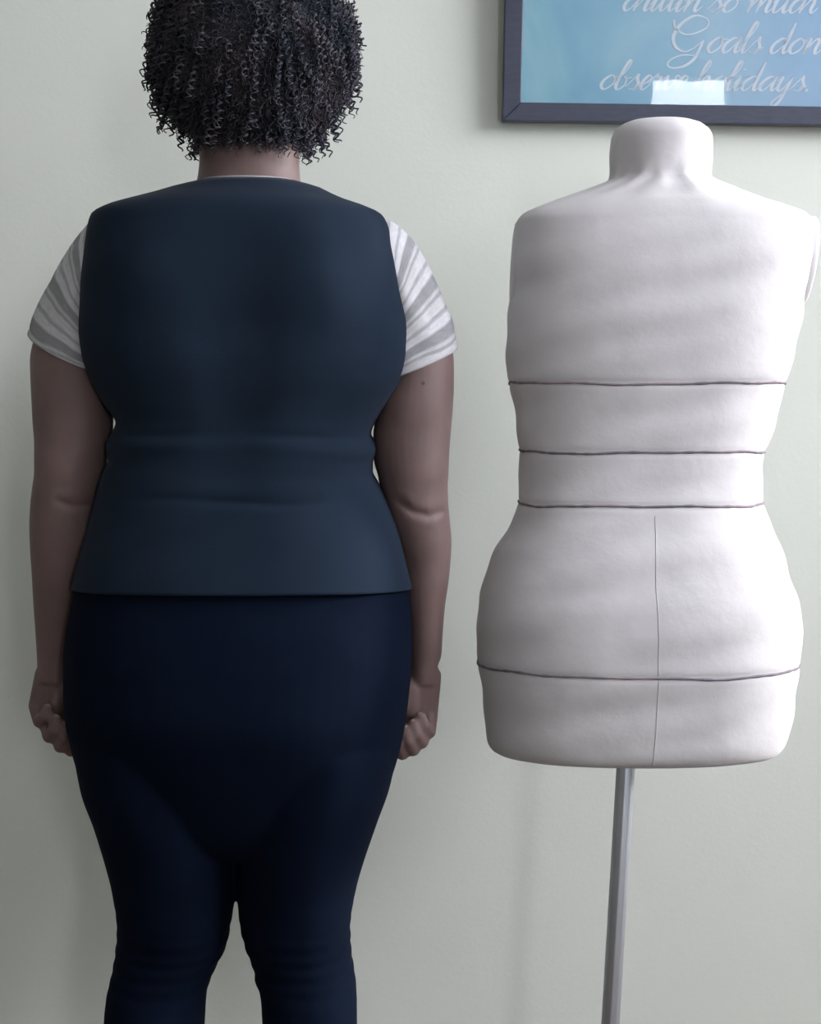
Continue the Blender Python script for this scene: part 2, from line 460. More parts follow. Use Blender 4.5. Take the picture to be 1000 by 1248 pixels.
plate('backing_board', 0.0142, 0.022, M['iron'], FB - 0.003)
plate('print', 0.012, 0.014, M['print'], FB - 0.003)['label'] = 'teal and blue watercolour wash'
gp = mesh_obj('glass_pane', [(FB-.002, .007, FB-.002), (PW-FB+.002, .007, FB-.002), (PW-FB+.002, .007, PH-FB+.002), (FB-.002, .007, PH-FB+.002)], [(0,1,2,3)], M['glass'], None, smooth=False)
child(gp, pic)

# script letters drawn as pen strokes: unit = x-height, y up from the baseline
G = {
 'o': ([[(.72,.8),(.45,1),(.14,.72),(.05,.3),(.28,0),(.6,.25),(.7,.65),(.5,.95),(.62,.86),(.95,.9)]], .82),
 'a': ([[(.74,.82),(.48,1),(.15,.7),(.04,.3),(.22,0),(.5,.3),(.76,1.0)], [(.78,1.02),(.7,.35),(.82,0),(1.08,.4)]], .98),
 'l': ([[(-.1,.3),(.28,1.2),(.42,1.85),(.3,2.05),(.18,1.6),(.1,.5),(.22,0),(.5,.4)]], .46),
 's': ([[(-.1,.2),(.28,.95),(.33,1.08),(.38,.75),(.53,.4),(.38,.02),(.08,.1)], [(.38,.02),(.72,.4)]], .66),
 'd': ([[(.74,.82),(.48,1),(.15,.7),(.04,.3),(.22,0),(.5,.3),(.76,1.0)], [(.8,2.0),(.76,1.2),(.7,.35),(.82,0),(1.08,.4)]], .98),
 'n': ([[(-.06,.7),(.1,1),(.15,.8),(.1,0)], [(.1,.1),(.36,.8),(.56,1),(.66,.75),(.62,.25),(.74,0),(1.0,.4)]], .92),
 'm': ([[(-.06,.7),(.1,1),(.15,.8),(.1,0)], [(.1,.1),(.34,.8),(.5,1),(.6,.75),(.55,0)], [(.55,.1),(.8,.8),(.98,1),(1.07,.75),(1.04,.25),(1.15,0),(1.4,.4)]], 1.33),
 'u': ([[(-.06,.7),(.12,1),(.08,.3),(.22,0),(.46,.3),(.66,1)], [(.68,1.02),(.62,.3),(.74,0),(1.0,.4)]], .92),
 'i': ([[(-.08,.4),(.14,1),(.08,.25),(.2,0),(.46,.4)], [(.2,1.52),(.21,1.44)]], .42),
 'c': ([[(.58,.78),(.42,1),(.14,.74),(.05,.3),(.25,0),(.6,.4)]], .55),
 'h': ([[(-.1,.3),(.28,1.25),(.4,1.88),(.27,2.02),(.15,1.4),(.08,0)], [(.1,.1),(.36,.8),(.56,1),(.66,.75),(.62,.25),(.74,0),(1.0,.4)]], .92),
 'b': ([[(-.1,.3),(.28,1.25),(.4,1.88),(.27,2.02),(.14,1.4),(.06,.3),(.24,0),(.52,.28),(.5,.75),(.34,.92),(.5,.78),(.8,.85)]], .72),
 'e': ([[(-.05,.3),(.36,.55),(.48,.85),(.3,1),(.1,.65),(.08,.2),(.27,0),(.58,.4)]], .53),
 'r': ([[(-.08,.4),(.18,1.12),(.24,.92),(.48,.86),(.42,.3),(.52,0),(.78,.4)]], .7),
 'v': ([[(-.06,.7),(.12,1),(.18,.3),(.32,0),(.6,.5),(.6,1),(.85,.88)]], .78),
 'y': ([[(-.06,.7),(.12,1),(.08,.3),(.22,0),(.46,.3),(.66,1)], [(.68,1.02),(.6,.1),(.45,-.8),(.2,-1.05),(.08,-.8),(.4,-.3),(1.0,.4)]], .92),
 't': ([[(.24,1.6),(.12,.4),(.24,0),(.5,.4)], [(-.08,1.12),(.44,1.14)]], .46),
 "'": ([[(.18,2.0),(.14,1.7)]], .3),
 '.': ([[(.06,.1),(.14,.12),(.14,.0),(.06,.02)]], .3),
 ' ': ([], .5),
}
def catmull(pts, k=7):
    out = []
    P_ = [pts[0]] + list(pts) + [pts[-1]]
    for i in range(1, len(P_) - 2):
        p0, p1, p2, p3 = (np.array(P_[i + d]) for d in (-1, 0, 1, 2))
        for t in np.linspace(0, 1, k, endpoint=False):
            out.append(0.5 * (2*p1 + (p2-p0)*t + (2*p0-5*p1+4*p2-p3)*t*t + (3*p1-p0-3*p2+p3)*t**3))
    out.append(np.array(pts[-1])); return out
def ribbon(S, pix, width):
    """pix: stroke centre line in photo pixels; a flat ribbon thick on the down strokes, on the print"""
    c = catmull(pix); n = len(c); Lf, Rt = [], []
    for i in range(n):
        d = c[min(i+1, n-1)] - c[max(i-1, 0)]; ln = np.hypot(*d) or 1; d = d / ln
        up = max(0.0, d[1])                        # pixels: y grows downwards
        w = width * (0.42 + 0.58 * up) * (0.55 + 0.45 * min(1, 4 * min(i, n-1-i) / max(1, n-1)))
        nn = np.array((-d[1], d[0])) * w / 2
        for lst, q in ((Lf, c[i] + nn), (Rt, c[i] - nn)):
            u, v = pic_uv(q[0], q[1], 0.0115); lst.append((u, 0.0116, v))
    S.add(Lf + Rt, [(i, n + i, n + i + 1, i + 1) for i in range(n - 1)])
def write(text, x, y, xh, slope, wsc, width, shear=0.42, first=None):
    S = Soup()
    if first:
        for st in first: ribbon(S, st, width * 1.05)
    for ch in text:
        strokes, adv = G[ch]
        for st in strokes:
            ribbon(S, [(x + (a * wsc + b_ * shear) * xh, y + slope * x - b_ * xh) for a, b_ in st], width)
        x += adv * wsc * xh
    o = child(mesh_obj('lettering', S.V, S.F, M['letter'], None, smooth=False), pic)
    o['label'] = 'line of white script lettering'
    return x
SL = 0.0145
write('chillin so much', 757, 15 - SL*757 - 2, 17.5, SL, 1.30, 4.2)
Gp = [[(821,24),(822,33),(828,39),(836,42),(848,40),(860,34),(863.5,27),(858,21),(846,19),(832,27),(823,38),(820,48),(824,58),(834,63),(844,59),(852,53),(857,49)],
      [(857,49),(852,60),(845,72),(834,80),(820,83),(813,79),(818,72),(832,67),(848,68)]]
write("oals don't", 859, 65 - SL*859 - 1, 18.5, SL, 1.22, 4.2, first=Gp)
write('observe holidays.', 729, 113 - SL*729 - 1, 17.5, 0.006 + 0.004, 1.25, 4.0)

# ------------------------------------------------------------------ dress form
FY = 1.85
form = empty('dress_form', P(721, 1600, FY)); form.location.z = 0
tag(form, 'off-white muslin dress form with dark style lines on a steel pole stand', 'dress form')
F_ROWS = [  # py, left, right, back, front, y offset, exponent
 (157,751,858,54,54,4,2.2),(161,747,862,57,57,4,2.2),(170,744,865.5,60,60,4,2.2),(195,743.5,866,60,60,4,2.2),(217,742,867,60,60,4,2.2),
 (221,740.5,869,61,61,4,2.2),(224,733,877,62,62,4,2.2),(232,713,898,66,66,3,2.25),(243,681,926,72,74,2,2.3),(254,651,960,79,82,0,2.4),(262,634,980,84,90,0,2.5),
 (272,627,986,88,96,0,2.6),(300,624.5,986,94,108,0,2.6),(340,623,981.5,97,124,0,2.5),(380,619,974.5,97,136,0,2.4),(420,616.5,967,95,138,0,2.4),
 (455,619,959.5,91,124,0,2.35),(475,622,953,88,112,0,2.3),(510,627.5,944,83,98,0,2.3),(545,632,932,80,92,0,2.3),(580,633,927.5,80,90,0,2.3),
 (611,631,928,84,92,0,2.3),(640,620,938,92,96,0,2.3),(670,604,950.5,101,101,0,2.3),(705,590,962,110,106,0,2.35),(735,583,969.5,116,108,0,2.4),
 (765,580,973,118,108,0,2.4),(790,581,972,118,107,0,2.4),(820,585,969,115,105,0,2.4),(850,587,965.5,110,102,0,2.4),(880,590.5,959,105,99,0,2.4),
 (898,593,955,102,97,0,2.4),(908,597,950,98,93,0,2.4),(914,604,943,91,86,0,2.4),(917,614,933,82,77,0,2.3)]
rnd = random.Random(4)
def form_disp(p, py, a, C, U):
    n = Vector((p - C)); n.normalize()
    w = 0.0013 * math.sin(py * 0.11 + 3 * math.cos(a)) * math.sin(2 * a + py * 0.021) + 0.0010 * math.sin(py * 0.053 + a * 5)
    # soft pulls in the cloth round the base of the neck
    if 205 < py < 270:
        w += 0.0016 * math.sin(a * 17 + py * 0.05) * math.exp(-((py - 232) / 16) ** 2)
    # dip at the cords that pull the cover in
    for t in (467.5, 549, 612, 806):
        w -= 0.0016 * math.exp(-((py - t) / 3.5) ** 2)
    if py > 912 or py < 154: w = 0
    return p + n * w
rings, q = loft_rings(F_ROWS, FY, 3.0, 128, form_disp)
# neck top: low dome
top = rings[0]; c = sum((Vector(p) for p in top), Vector()) / len(top)
dome = []
for s, h in ((0.15, .0085), (0.5, .0082), (0.74, .0072), (0.9, .0040)):
    dome.append([c + (p - c) * s + Vector((0, 0, h)) for p in top])
botr = rings[-1]; cb = sum((Vector(p) for p in botr), Vector()) / len(botr)
under = [[cb + (p - cb) * s + Vector((0, 0, -h)) for p in botr] for s, h in ((0.9, .0015), (0.5, .002), (0.12, .002))]
V, Fs = rings_to_mesh(dome + rings + under)
mesh_obj('torso_cover', V, Fs, M['muslin'], form)
def form_row(py):
    A = np.array(F_ROWS); return pchip(A[:, 0], A[:, 1:], [py])[0]
def form_surf(py, a, off):
    xl, xr, bk, fr, yo, ex = form_row(py); Y = FY + yo/1000
    Lp, Rp = P(xl, py, Y), P(xr, py, Y); C, U = (Lp + Rp) / 2, (Rp - Lp) / 2
    cc, s = spow(math.cos(a), 2/ex), spow(math.sin(a), 2/ex)
    p = C + U * cc + Vector((0, (fr if s > 0 else bk) * s / 1000, 0))
    p = form_disp(p, py, a, C, U)
    return p + (p - C).normalized() * off
for t, amp, ph in ((467.5, 1.2, .4), (549, 1.0, 2.0), (612, 1.0, 3.3), (806, 1.2, 5.0)):
    path = []
    for j in range(161):
        a = 2 * math.pi * j / 160
        wob = amp * (math.sin(3*a + ph) + 0.5 * math.sin(7*a + 2*ph) + .35 * math.sin(13*a + ph)) * 1.0
        path.append(form_surf(t + wob, a, 0.0008))
    rr_ = [0.0015 + 0.0004 * math.sin(j * 1.7) * math.sin(j * .31) for j in range(161)]
    V, Fs = tube_vf(path, rr_, 6)
    mesh_obj('style_line', V, Fs, M['cord'], form)['label'] = 'dark cord tied round the form'
path = []
for i in range(len(rings)):                      # centre back seam
    if 620 < q[i] < 912:
        p = Vector(rings[i][96]).lerp(Vector(rings[i][97]), .45); path.append(p + Vector((0, -0.0001, 0)))
V, Fs = tube_vf(path, 0.0005, 6)
mesh_obj('seam', V, Fs, M['seam'], form)
# oval plates that close the armholes
def arm_plate(px, py, ax_tilt, sgn, th):
    c = P(px, py, FY + 0.005)
    rg = []
    prof = [(0.0, th), (.5, th * .98), (.8, th * .9), (.95, th * .6), (1.0, th * .1), (1.0, -.006), (.96, -.010)]
    R3 = Matrix.Rotation(ax_tilt, 3, 'Y')
    for r, h in prof[1:]:
        rg.append([c + R3 @ Vector((sgn * h, 0.036 * r * math.cos(t), 0.055 * r * math.sin(t))) for t in np.linspace(0, 2*math.pi, 40, endpoint=False)])
    V, Fs = rings_to_mesh(rg)
    o = mesh_obj('arm_plate', V, Fs, M['muslin'], form)
arm_plate(984, 318, math.radians(5.5), 1, 0.0052)
arm_plate(627, 324, math.radians(1.5), -1, 0.004)
# pole and base
def pole(name, pa, pb, r, mt):
    V, Fs = tube_vf([pa, pb], [r, r], 10)
    o = mesh_obj(name, V, Fs, mt, form)
    m_ = o.modifiers.new('bevel', 'BEVEL'); m_.width = 0.0012; m_.segments = 3; m_.limit_method = 'ANGLE'; return o
pa = P(764, 905, FY); pb = P(743.5, 1248, FY)
dirp = (pb - pa); foot = pa + dirp * ((pa.z - 0.03) / -dirp.z)
pole('pole', pa, foot, 0.0124, M['steel'])
V, Fs = tube_vf([foot + Vector((0, 0, .03)), foot + Vector((0, 0, -.0)), ], [0.02, 0.02], 32); mesh_obj('pole_socket', V, Fs, M['iron'], form)
rg = [[Vector((foot.x + r*math.cos(t), foot.y + r*math.sin(t), z)) for t in np.linspace(0, 2*math.pi, 48, endpoint=False)]
      for r, z in ((.03, .034), (.10, .026), (.165, .016), (.175, .008), (.175, 0.0))]
V, Fs = rings_to_mesh(rg); mesh_obj('base', V, Fs, M['iron'], form)

# ------------------------------------------------------------------ person
person = empty('person', (P(290, 1600, PY0).x, PY0, 0))
tag(person, 'person standing with back turned, in black vest, striped tee and leggings, arms hanging', 'person')
def torso_disp(p, py, a, C, U):
    d = 0.0
    s, cx = math.sin(a), math.cos(a)
    if s < 0.2:
        x = cx
        # hollow along the spine, shoulder blades
        d -= 0.008 * math.exp(-(x / .16) ** 2) * math.exp(-((py - 430) / 150) ** 2)
        d += 0.006 * (math.exp(-((x - .45) / .22) ** 2) + math.exp(-((x + .45) / .22) ** 2)) * math.exp(-((py - 345) / 60) ** 2)
        # cloth folds across the waist
        d -= 0.0028 * math.exp(-((py - (527 + 10 * x - 14 * (x < 0) * x)) / 6) ** 2) * min(1, abs(x) * 1.6)
        d += 0.0022 * math.exp(-((py - (543 + 6 * x)) / 9) ** 2) * min(1, abs(x) * 1.5)
        d -= 0.0028 * math.exp(-((py - (605 + 3 * math.sin(5 * x))) / 5) ** 2) * math.exp(-((x - .05) / .5) ** 2)
        d += 0.0016 * math.exp(-((py - 590) / 10) ** 2) * math.exp(-((x) / .6) ** 2)
        d += 0.0012 * math.sin(py * .09 + 4 * x) * math.sin(x * 6 + py * .02)
        lift = 0.009 * max(0, (py - 640) / 77) * max(0, -s)
        return p + Vector((0, -d * max(0, min(1, (py - 245) / 40)), lift))
    return p
T_ROWS = [
 (226,240,366,56,62,4,2.2),(232,212,389,62,68,3,2.2),(240,186,405,70,76,2,2.3),(247,160,421,78,85,1,2.35),(255,133,444,86,95,0,2.45),
 (265,116,464,92,106,0,2.55),(280,112,472,97,116,0,2.6),(300,109.5,478,102,126,0,2.65),(350,105,488,110,146,0,2.7),(400,103,496.5,112,160,0,2.7),
 (430,106,497,112,162,0,2.65),(460,115,489,110,158,0,2.6),(490,131,470,106,150,0,2.5),(515,146.5,454,102,145,0,2.5),(529,141,449.5,101,143,0,2.5),
 (541,134.5,455,103,143,0,2.5),(549,135,456,103,144,0,2.5),(562,137,452,104,145,0,2.5),(575,131,451.5,105,147,0,2.5),(590,126,459,106,150,0,2.45),(620,118,473,111,155,0,2.4),(650,110,484,118,155,0,2.4),
 (690,99.5,493.5,130,150,0,2.35),(717,92,500,136,147,0,2.3)]
L_HIP = [(690,101,491,124,146,0,2.35),(725,92,499,133,141,0,2.3),(760,86,502,148,132,0,2.3),(800,82,502,160,126,0,2.3),(850,82.5,498,164,120,0,2.3),
 (900,89.5,490.5,152,116,0,2.25),(950,103,476,128,108,0,2.15),(1000,125,453,98,92,0,2.0),(1030,150,430,70,75,0,2.0)]
LEG_L = [(870,100,280,110,90,0,2.2),(900,96,288,134,104,0,2.2),(950,102,291,126,108,0,2.15),(1000,118,290,112,104,0,2.1),(1050,132,289.5,98,98,0,2.1),(1074,137.5,288.5,90,94,1,2.1),(1092,140.5,286,86,91,2,2.1),
 (1108,143,284,81,88,2,2.1),(1130,144,280,76,84,3,2.1),(1150,142.5,276.5,70,80,4,2.1),(1175,139,264.5,66,76,4,2.1),(1195,134.5,256,66,72,4,2.1),(1210,131,251.5,68,68,2,2.1),
 (1248,128,249,72,64,0,2.1),(1300,129,245,74,60,-2,2.1),(1350,136,238,68,56,-4,2.1),(1450,155,216,46,46,-4,2.1),(1540,165,208,36,38,0,2.1)]
LEG_R = [(870,300,482,110,90,0,2.2),(900,292,485,134,104,0,2.2),(950,289,477,126,108,0,2.15),(1000,288.5,460,112,104,0,2.1),(1050,288,443,98,98,0,2.1),(1074,288.5,436,90,94,1,2.1),(1092,290,432,86,91,2,2.1),
 (1108,291,429,81,88,2,2.1),(1130,294,426.5,76,84,3,2.1),(1150,299,427,70,80,4,2.1),(1175,308.5,430,66,76,4,2.1),(1190,312,432.5,66,73,4,2.1),(1210,317.5,434.5,68,68,2,2.1),
 (1248,320,435,72,64,0,2.1),(1300,322,432,74,60,-2,2.1),(1350,328,425,68,56,-4,2.1),(1450,345,403,46,46,-4,2.1),(1540,352,395,36,38,0,2.1)]

# --- body: one continuous skin from head to feet
B = Soup()
B.loft(inset(T_ROWS, 11)[2:], PY0, n=40)
B.loft(inset(L_HIP, 8), PY0, n=40)
B.loft(inset(LEG_L, 8), PY0, n=32); B.loft(inset(LEG_R, 8), PY0, n=32)
B.loft([(120,246,362,50,60,14,2.1),(165,244,364,52,62,10,2.1),(200,243,364.5,52,62,6,2.1),(222,240,366,54,64,4,2.1),(242,220,386,60,68,2,2.1),(262,170,430,70,80,0,2.2)], PY0, n=40)
B.loft([(-22,285,325,30,30,18,2),(-14,262,348,58,56,18,2),(5,243,367,82,80,18,2.1),(45,231,379,96,95,18,2.15),(85,231,379,94,96,18,2.15),(115,236,374,84,96,18,2.1),
        (145,243,367,62,97,18,2.1),(170,252,358,40,95,20,2.1),(190,268,342,10,88,24,2.1),(198,284,326,0,76,30,2.0)], PY0, n=40)
B.chain([(P(305, 70, PY0 + .112), .010), (P(305, 108, PY0 + .132), .014)]); B.ball(P(295, 112, PY0 + .122), .011); B.ball(P(315, 112, PY0 + .122), .011)
B.chain([(P(288, 139, PY0 + .112), .006), (P(305, 138, PY0 + .118), .009), (P(322, 139, PY0 + .112), .006)])
B.chain([(P(291, 149, PY0 + .111), .006), (P(305, 151, PY0 + .116), .010), (P(319, 149, PY0 + .111), .006)])
for ex in (229, 381): B.ball(P(ex, 95, PY0 + .02), (.010, .018, .032))
ARM_L = [(292,118,176,40,40,24,2),(310,102,168,46,46,24,2),(340,80,158,49,50,24,2),(380,58,146,51,51,22,2),(410,44,139,52,53,20,2),(440,38,132,53,55,18,2),(470,39,134,51,53,16,2.05),(500,40.5,137,50,50,14,2.1),
 (518,41.5,137,49,48,13,2.1),(540,43,136,47,46,12,2.1),(562,43,129.5,46,45,12,2.1),(575,43,129.5,45,44,12,2.1),(590,41,127,44,43,13,2.1),(610,38.5,123,43,43,14,2.1),(640,37,118,42,43,16,2.1),(670,38,112,40,41,19,2.1),
 (700,40,106,37,38,22,2.1),(740,42,99,32,33,26,2.1),(770,44,94,27,28,28,2.1),(800,45.5,89,22,23,30,2.1),(815,46,88,20,21,31,2.1),(830,43,91,18,20,32,2.1)]
ARM_R = [(298,420,480,40,40,24,2),(315,428,496,46,46,24,2),(345,440,515,49,50,24,2),(380,450,533,51,51,22,2),(410,457,546,52,53,20,2),(440,463,553,53,55,18,2),(470,462,553,51,53,16,2.05),(500,459,551.5,50,50,14,2.1),
 (530,454.5,549,48,47,13,2.1),(548,454.5,547.5,47,46,12,2.1),(566,456,546.8,46,45,12,2.1),(578,460,546.5,45,44,12,2.1),(590,462,545.5,44,43,13,2.1),(610,468,546,43,43,14,2.1),(640,475,548.5,42,43,16,2.1),(660,481,550,41,42,18,2.1),
 (700,489,547.5,37,38,22,2.1),(740,494,542,32,33,26,2.1),(770,497,539.5,27,28,28,2.1),(800,499,537.5,22,23,30,2.1),(816,499,532,20,21,31,2.1),(832,498,534,18,20,32,2.1)]
B.loft(ARM_L, PY0, n=36); B.loft(ARM_R, PY0, n=36)
def Hh(px, py, d): return P(px, py, PY0 + .032 + d / 1000.0)
HAND_L = {'wrist': [(55, 822), (62, 824), (70, 824), (79, 822)],
  'f': [[(45,860,0,11.0),(48,879,-16,8.6),(54,873,-29,7.6),(58,864,-27,7.6)],
        [(57,873,0,11.5),(60,897,-19,9.1),(66,889,-33,8.0),(69,877,-31,7.9)],
        [(70,882,0,12.0),(74,909,-20,9.3),(79,899,-35,8.2),(80,886,-33,8.0)],
        [(83,887,0,12.0),(87,914,-19,9.1),(91,903,-34,8.0),(92,889,-32,7.9)]],
  'thumb': [(80,828,-2,13),(92,848,-12,10.5),(97,866,-24,9),(98,882,-32,7.5)]}
HAND_R = {'wrist': [(525, 824), (518, 826), (510, 826), (503, 824)],
  'f': [[(523.5,868,0,11.0),(523,892,-16,8.7),(517,884,-29,7.6),(513,874,-27,7.6)],
        [(513,880,0,11.5),(514,904,-19,9.1),(508,895,-33,8.0),(504,883,-31,7.9)],
        [(501,887,0,12.0),(503,913,-20,9.3),(498,903,-35,8.2),(495,890,-33,8.0)],
        [(489,892,0,12.0),(490,918,-19,9.1),(486,907,-34,8.0),(484,893,-32,7.9)]],
  'thumb': [(501,830,-2,13),(489,850,-12,10.5),(484,868,-24,9),(482,884,-32,7.5)]}
NAILS = []
for Hd in (HAND_L, HAND_R):
    for wr, f in zip(Hd['wrist'], Hd['f']):
        pts = [(Hh(a, b_, c_), r / 1000) for a, b_, c_, r in f]
        B.chain([(Hh(wr[0], wr[1], 0), .0135), pts[0]])
        B.chain(pts); NAILS.append((pts[-2][0], pts[-1][0], pts[-1][1]))
    # flesh of the palm between the finger roots
    for f0, f1 in zip(Hd['f'], Hd['f'][1:]):
        B.chain([(Hh((Hd['wrist'][1][0] + Hd['wrist'][2][0]) / 2, 834, -2), .013), (Hh((f0[0][0] + f1[0][0]) / 2, (f0[0][1] + f1[0][1]) / 2 - 2, 1), .0115)])
    pts = [(Hh(a, b_, c_), r / 1000) for a, b_, c_, r in Hd['thumb']]
    B.chain(pts); NAILS.append((pts[-2][0], pts[-1][0], pts[-1][1]))
    B.chain([(Hh(Hd['thumb'][0][0], 840, -6), .014), (Hh(Hd['f'][2][0][0], 866, -5), .012)])
for lx, sg in ((187, -1), (373, 1)):          # feet on the floor
    a = P(lx, 1560, PY0); gx = a.x
    B.chain([(Vector((gx, PY0 + .005, .085)), .036), (Vector((gx, PY0 - .03, .035)), .034)])
    B.chain([(Vector((gx, PY0 - .03, .034)), .033), (Vector((gx + sg*.02, PY0 + .10, .036)), .035), (Vector((gx + sg*.03, PY0 + .165, .024)), .023)])
    B.chain([(Vector((gx, PY0, .085)), .038), (Vector((gx + sg*.01, PY0 + .07, .06)), .036), (Vector((gx + sg*.025, PY0 + .14, .035)), .03)])
    B.chain([(Vector((gx, PY0, .08)), .036), (Vector((gx, PY0, .2)), .034)])
    for k in range(5):
        B.ball((gx + sg*(.003 + .014*k), PY0 + .195 - .008*abs(k - 1), .013), (.009, .018, .0125))
body = B.build('body', M['skin'], person, 0.0027, 3)
# crease at the back of each elbow
def seg_dist(p, pts):
    best = 1e9
    for a, b_ in zip(pts, pts[1:]):
        a = np.array(a); b_ = np.array(b_); d = b_ - a; t = max(0, min(1, np.dot(p - a, d) / np.dot(d, d)))
        best = min(best, np.hypot(*(p - a - d * t)))
    return best
CREASE = [([(72, 611), (88, 617), (112, 615)], 5.0), ([(486, 612), (503, 624), (522, 629), (538, 624)], 4.5)]
for v in body.data.vertices:
    if v.co.y < PY0 + .01:
        px, py = proj(v.co)
        if 596 < py < 645 and (px < 130 or px > 462):
            for pts, dep in CREASE:
                d = seg_dist(np.array((px, py)), pts)
                v.co.y += 0.62 * dep / 1000 * math.exp(-(d / 4.5) ** 2) - 0.0006 * math.exp(-((d - 11) / 6) ** 2)
# put the mole exactly on the arm's surface
best = min((v for v in body.data.vertices if v.co.y < PY0 + .01), key=lambda v: (proj(v.co)[0] - 515) ** 2 + (proj(v.co)[1] - 468) ** 2)
SKIN_MOLE[0].inputs[1].default_value = best.co
# nails and eyes
for pd, tp, r in NAILS:
    d = (tp - pd).normalized()
    c = tp + Vector((0, -1, 0)).cross(d).cross(d).normalized() * 0 + Vector((0, r * .55, 0)) * -0.0
    nrm = (Vector((0, 1, 0)) - d * d.y).normalized() * -1.0
    back = -nrm                                   # nail sits on the outer side of the curled finger
    S = Soup(); S.ball((0, 0, 0), (r * .62, r * .9, r * .22), 12, 8)
    xax = d.cross(back).normalized()
    Rn = Matrix((xax, d, back)).transposed()
    Vv = [tp + back * (r * .55) * -1 + Rn @ Vector(q) for q in S.V]
    mesh_obj('fingernail', Vv, S.F, M['nail'], body)
for ex in (279, 331):
    S = Soup(); S.ball(P(ex, 78, PY0 + .098), .0125, 16, 12)
    e = mesh_obj('eye', S.V, S.F, M['eye'], body)
    S = Soup(); S.ball(P(ex, 78, PY0 + .108), (.0055, .003, .0055), 14, 8)
    # iris kept inside the eye mesh's own material slots
    base = len(e.data.polygons)
    bm = bmesh.new(); bm.from_mesh(e.data)
    vs = [bm.verts.new(q) for q in S.V]
    e.data.materials.append(M['iris'])
    for f in S.F:
        nf = bm.faces.new([vs[i] for i in f]); nf.material_index = 1; nf.smooth = True
    bm.to_mesh(e.data); bm.free()

# --- leggings
Lg = Soup()
Lg.loft(L_HIP, PY0, n=56)
def knee(p, py, a, C, U):
    w = 0.0016 * math.sin(py * .33 + 2.2 * math.cos(a) + 1.5 * math.sin(a * 2)) * math.exp(-((py - 1155) / 45) ** 2)
    w += 0.002 * math.exp(-((py - 1198 - 6 * math.cos(a)) / 5) ** 2) * max(0, -math.cos(a)) * (1 if C.x > P(290, 1150, PY0).x else 0)
    return p + (p - C).normalized() * w
Lg.loft(LEG_L, PY0, n=48, step=4, disp=knee); Lg.loft(LEG_R, PY0, n=48, step=4, disp=knee)
Lg.build('leggings', M['legging'], person, 0.0032, 14)['label'] = 'black leggings'

# --- tee shirt: body, collar and two sleeves
def uv_loft(name, rings, mt, par, v0=0.0, cap=False):
    n = len(rings[0]); rings2 = [list(r) + [r[0]] for r in rings]
    V, Fs = rings_to_mesh(rings2, cap, cap, close=False)
    uvs = []; v = v0
    for i, r in enumerate(rings2):
        if i:
            v += max((Vector(r[j]) - Vector(rings2[i-1][j])).length for j in range(0, n, 4)) * 0.5 + \
                 min((Vector(r[j]) - Vector(rings2[i-1][j])).length for j in range(0, n, 4)) * 0.5
        for j in range(n + 1): uvs.append((0.35 * j / n, v))
    while len(uvs) < len(V): uvs.append((0, v))
    return mesh_obj(name, V, Fs, mt, par, uvs=uvs)
rings, _ = loft_rings(inset(T_ROWS, 5), PY0, 6, 72, torso_disp)
tee = uv_loft('t_shirt', rings, M['jersey'], person)
tee['label'] = 'grey and white striped tee under the vest'
crow = [(223,243.5,363,56,62,5,2.1),(226,241,366,57,63,5,2.1),(232,234,373,60,66,4,2.1)]
rings, _ = loft_rings(crow, PY0, 2, 64)
co = uv_loft('collar', rings, M['jersey'], tee, 0.002)
so = co.modifiers.new('thick', 'SOLIDIFY'); so.thickness = 0.002; so.offset = -1
def sleeve(pts, sag):
    """pts: (outer px, inner px, half depth mm, y offset mm) from shoulder to hem"""
    A = np.array([[o[0], o[1], i[0], i[1], d, yo, sg] for (o, i, d, yo), sg in zip(pts, sag)], float)
    t = np.arange(len(A)); q = np.linspace(0, len(A) - 1, 46)
    Bq = pchip(t, A, q); rings = []
    for k, (ox, oy, ix, iy, d, yo, sg) in enumerate(Bq):
        Y = PY0 + yo / 1000
        O, I = P(ox, oy, Y), P(ix, iy, Y); C, U = (O + I) / 2, (O - I) / 2
        ring = []
        for j in range(60):
            a = 2 * math.pi * j / 60
            p = C + U * math.cos(a) + Vector((0, d / 1000 * math.sin(a), sg / 1000 * math.sin(a)))
            tt = q[k] / (len(A) - 1)
            fold = 0.0022 * math.sin(a * 5 + 6 * tt) * tt * (1 - .5 * tt) + 0.0016 * math.sin(a * 9 - 9 * tt) * math.sin(math.pi * tt)
            if k >= 42: fold *= .4; 
            if k in (42, 43): fold -= 0.0008
            p += (p - C).normalized() * fold
            ring.append(p)
        rings.append(ring)
    o = uv_loft('sleeve', rings, M['jersey'], tee, 0.0)
    s_ = o.modifiers.new('thick', 'SOLIDIFY'); s_.thickness = 0.002; s_.offset = -1
    return o
sleeve([((150,249),(150,362),56,14),((122,262),(124,375),60,20),((100,286),(126,394),62,24),((76,320),(132,414),62,24),((56,354),(138,432),61,24),((41,385),(141,446),60,22),((35,403),(142,452),59,21)],
       (0, 0, 2, 5, 8, 11, 12))
sleeve([((446,262),(446,362),56,14),((474,271),(474,380),60,20),((497,291),(470,400),62,24),((518,324),(464,420),62,24),((537,362),(458,438),61,24),((552,397),(455,456),60,22),((556,424),(454,466),59,21)],
       (0, 0, 2, 4, 6, 8, 8))

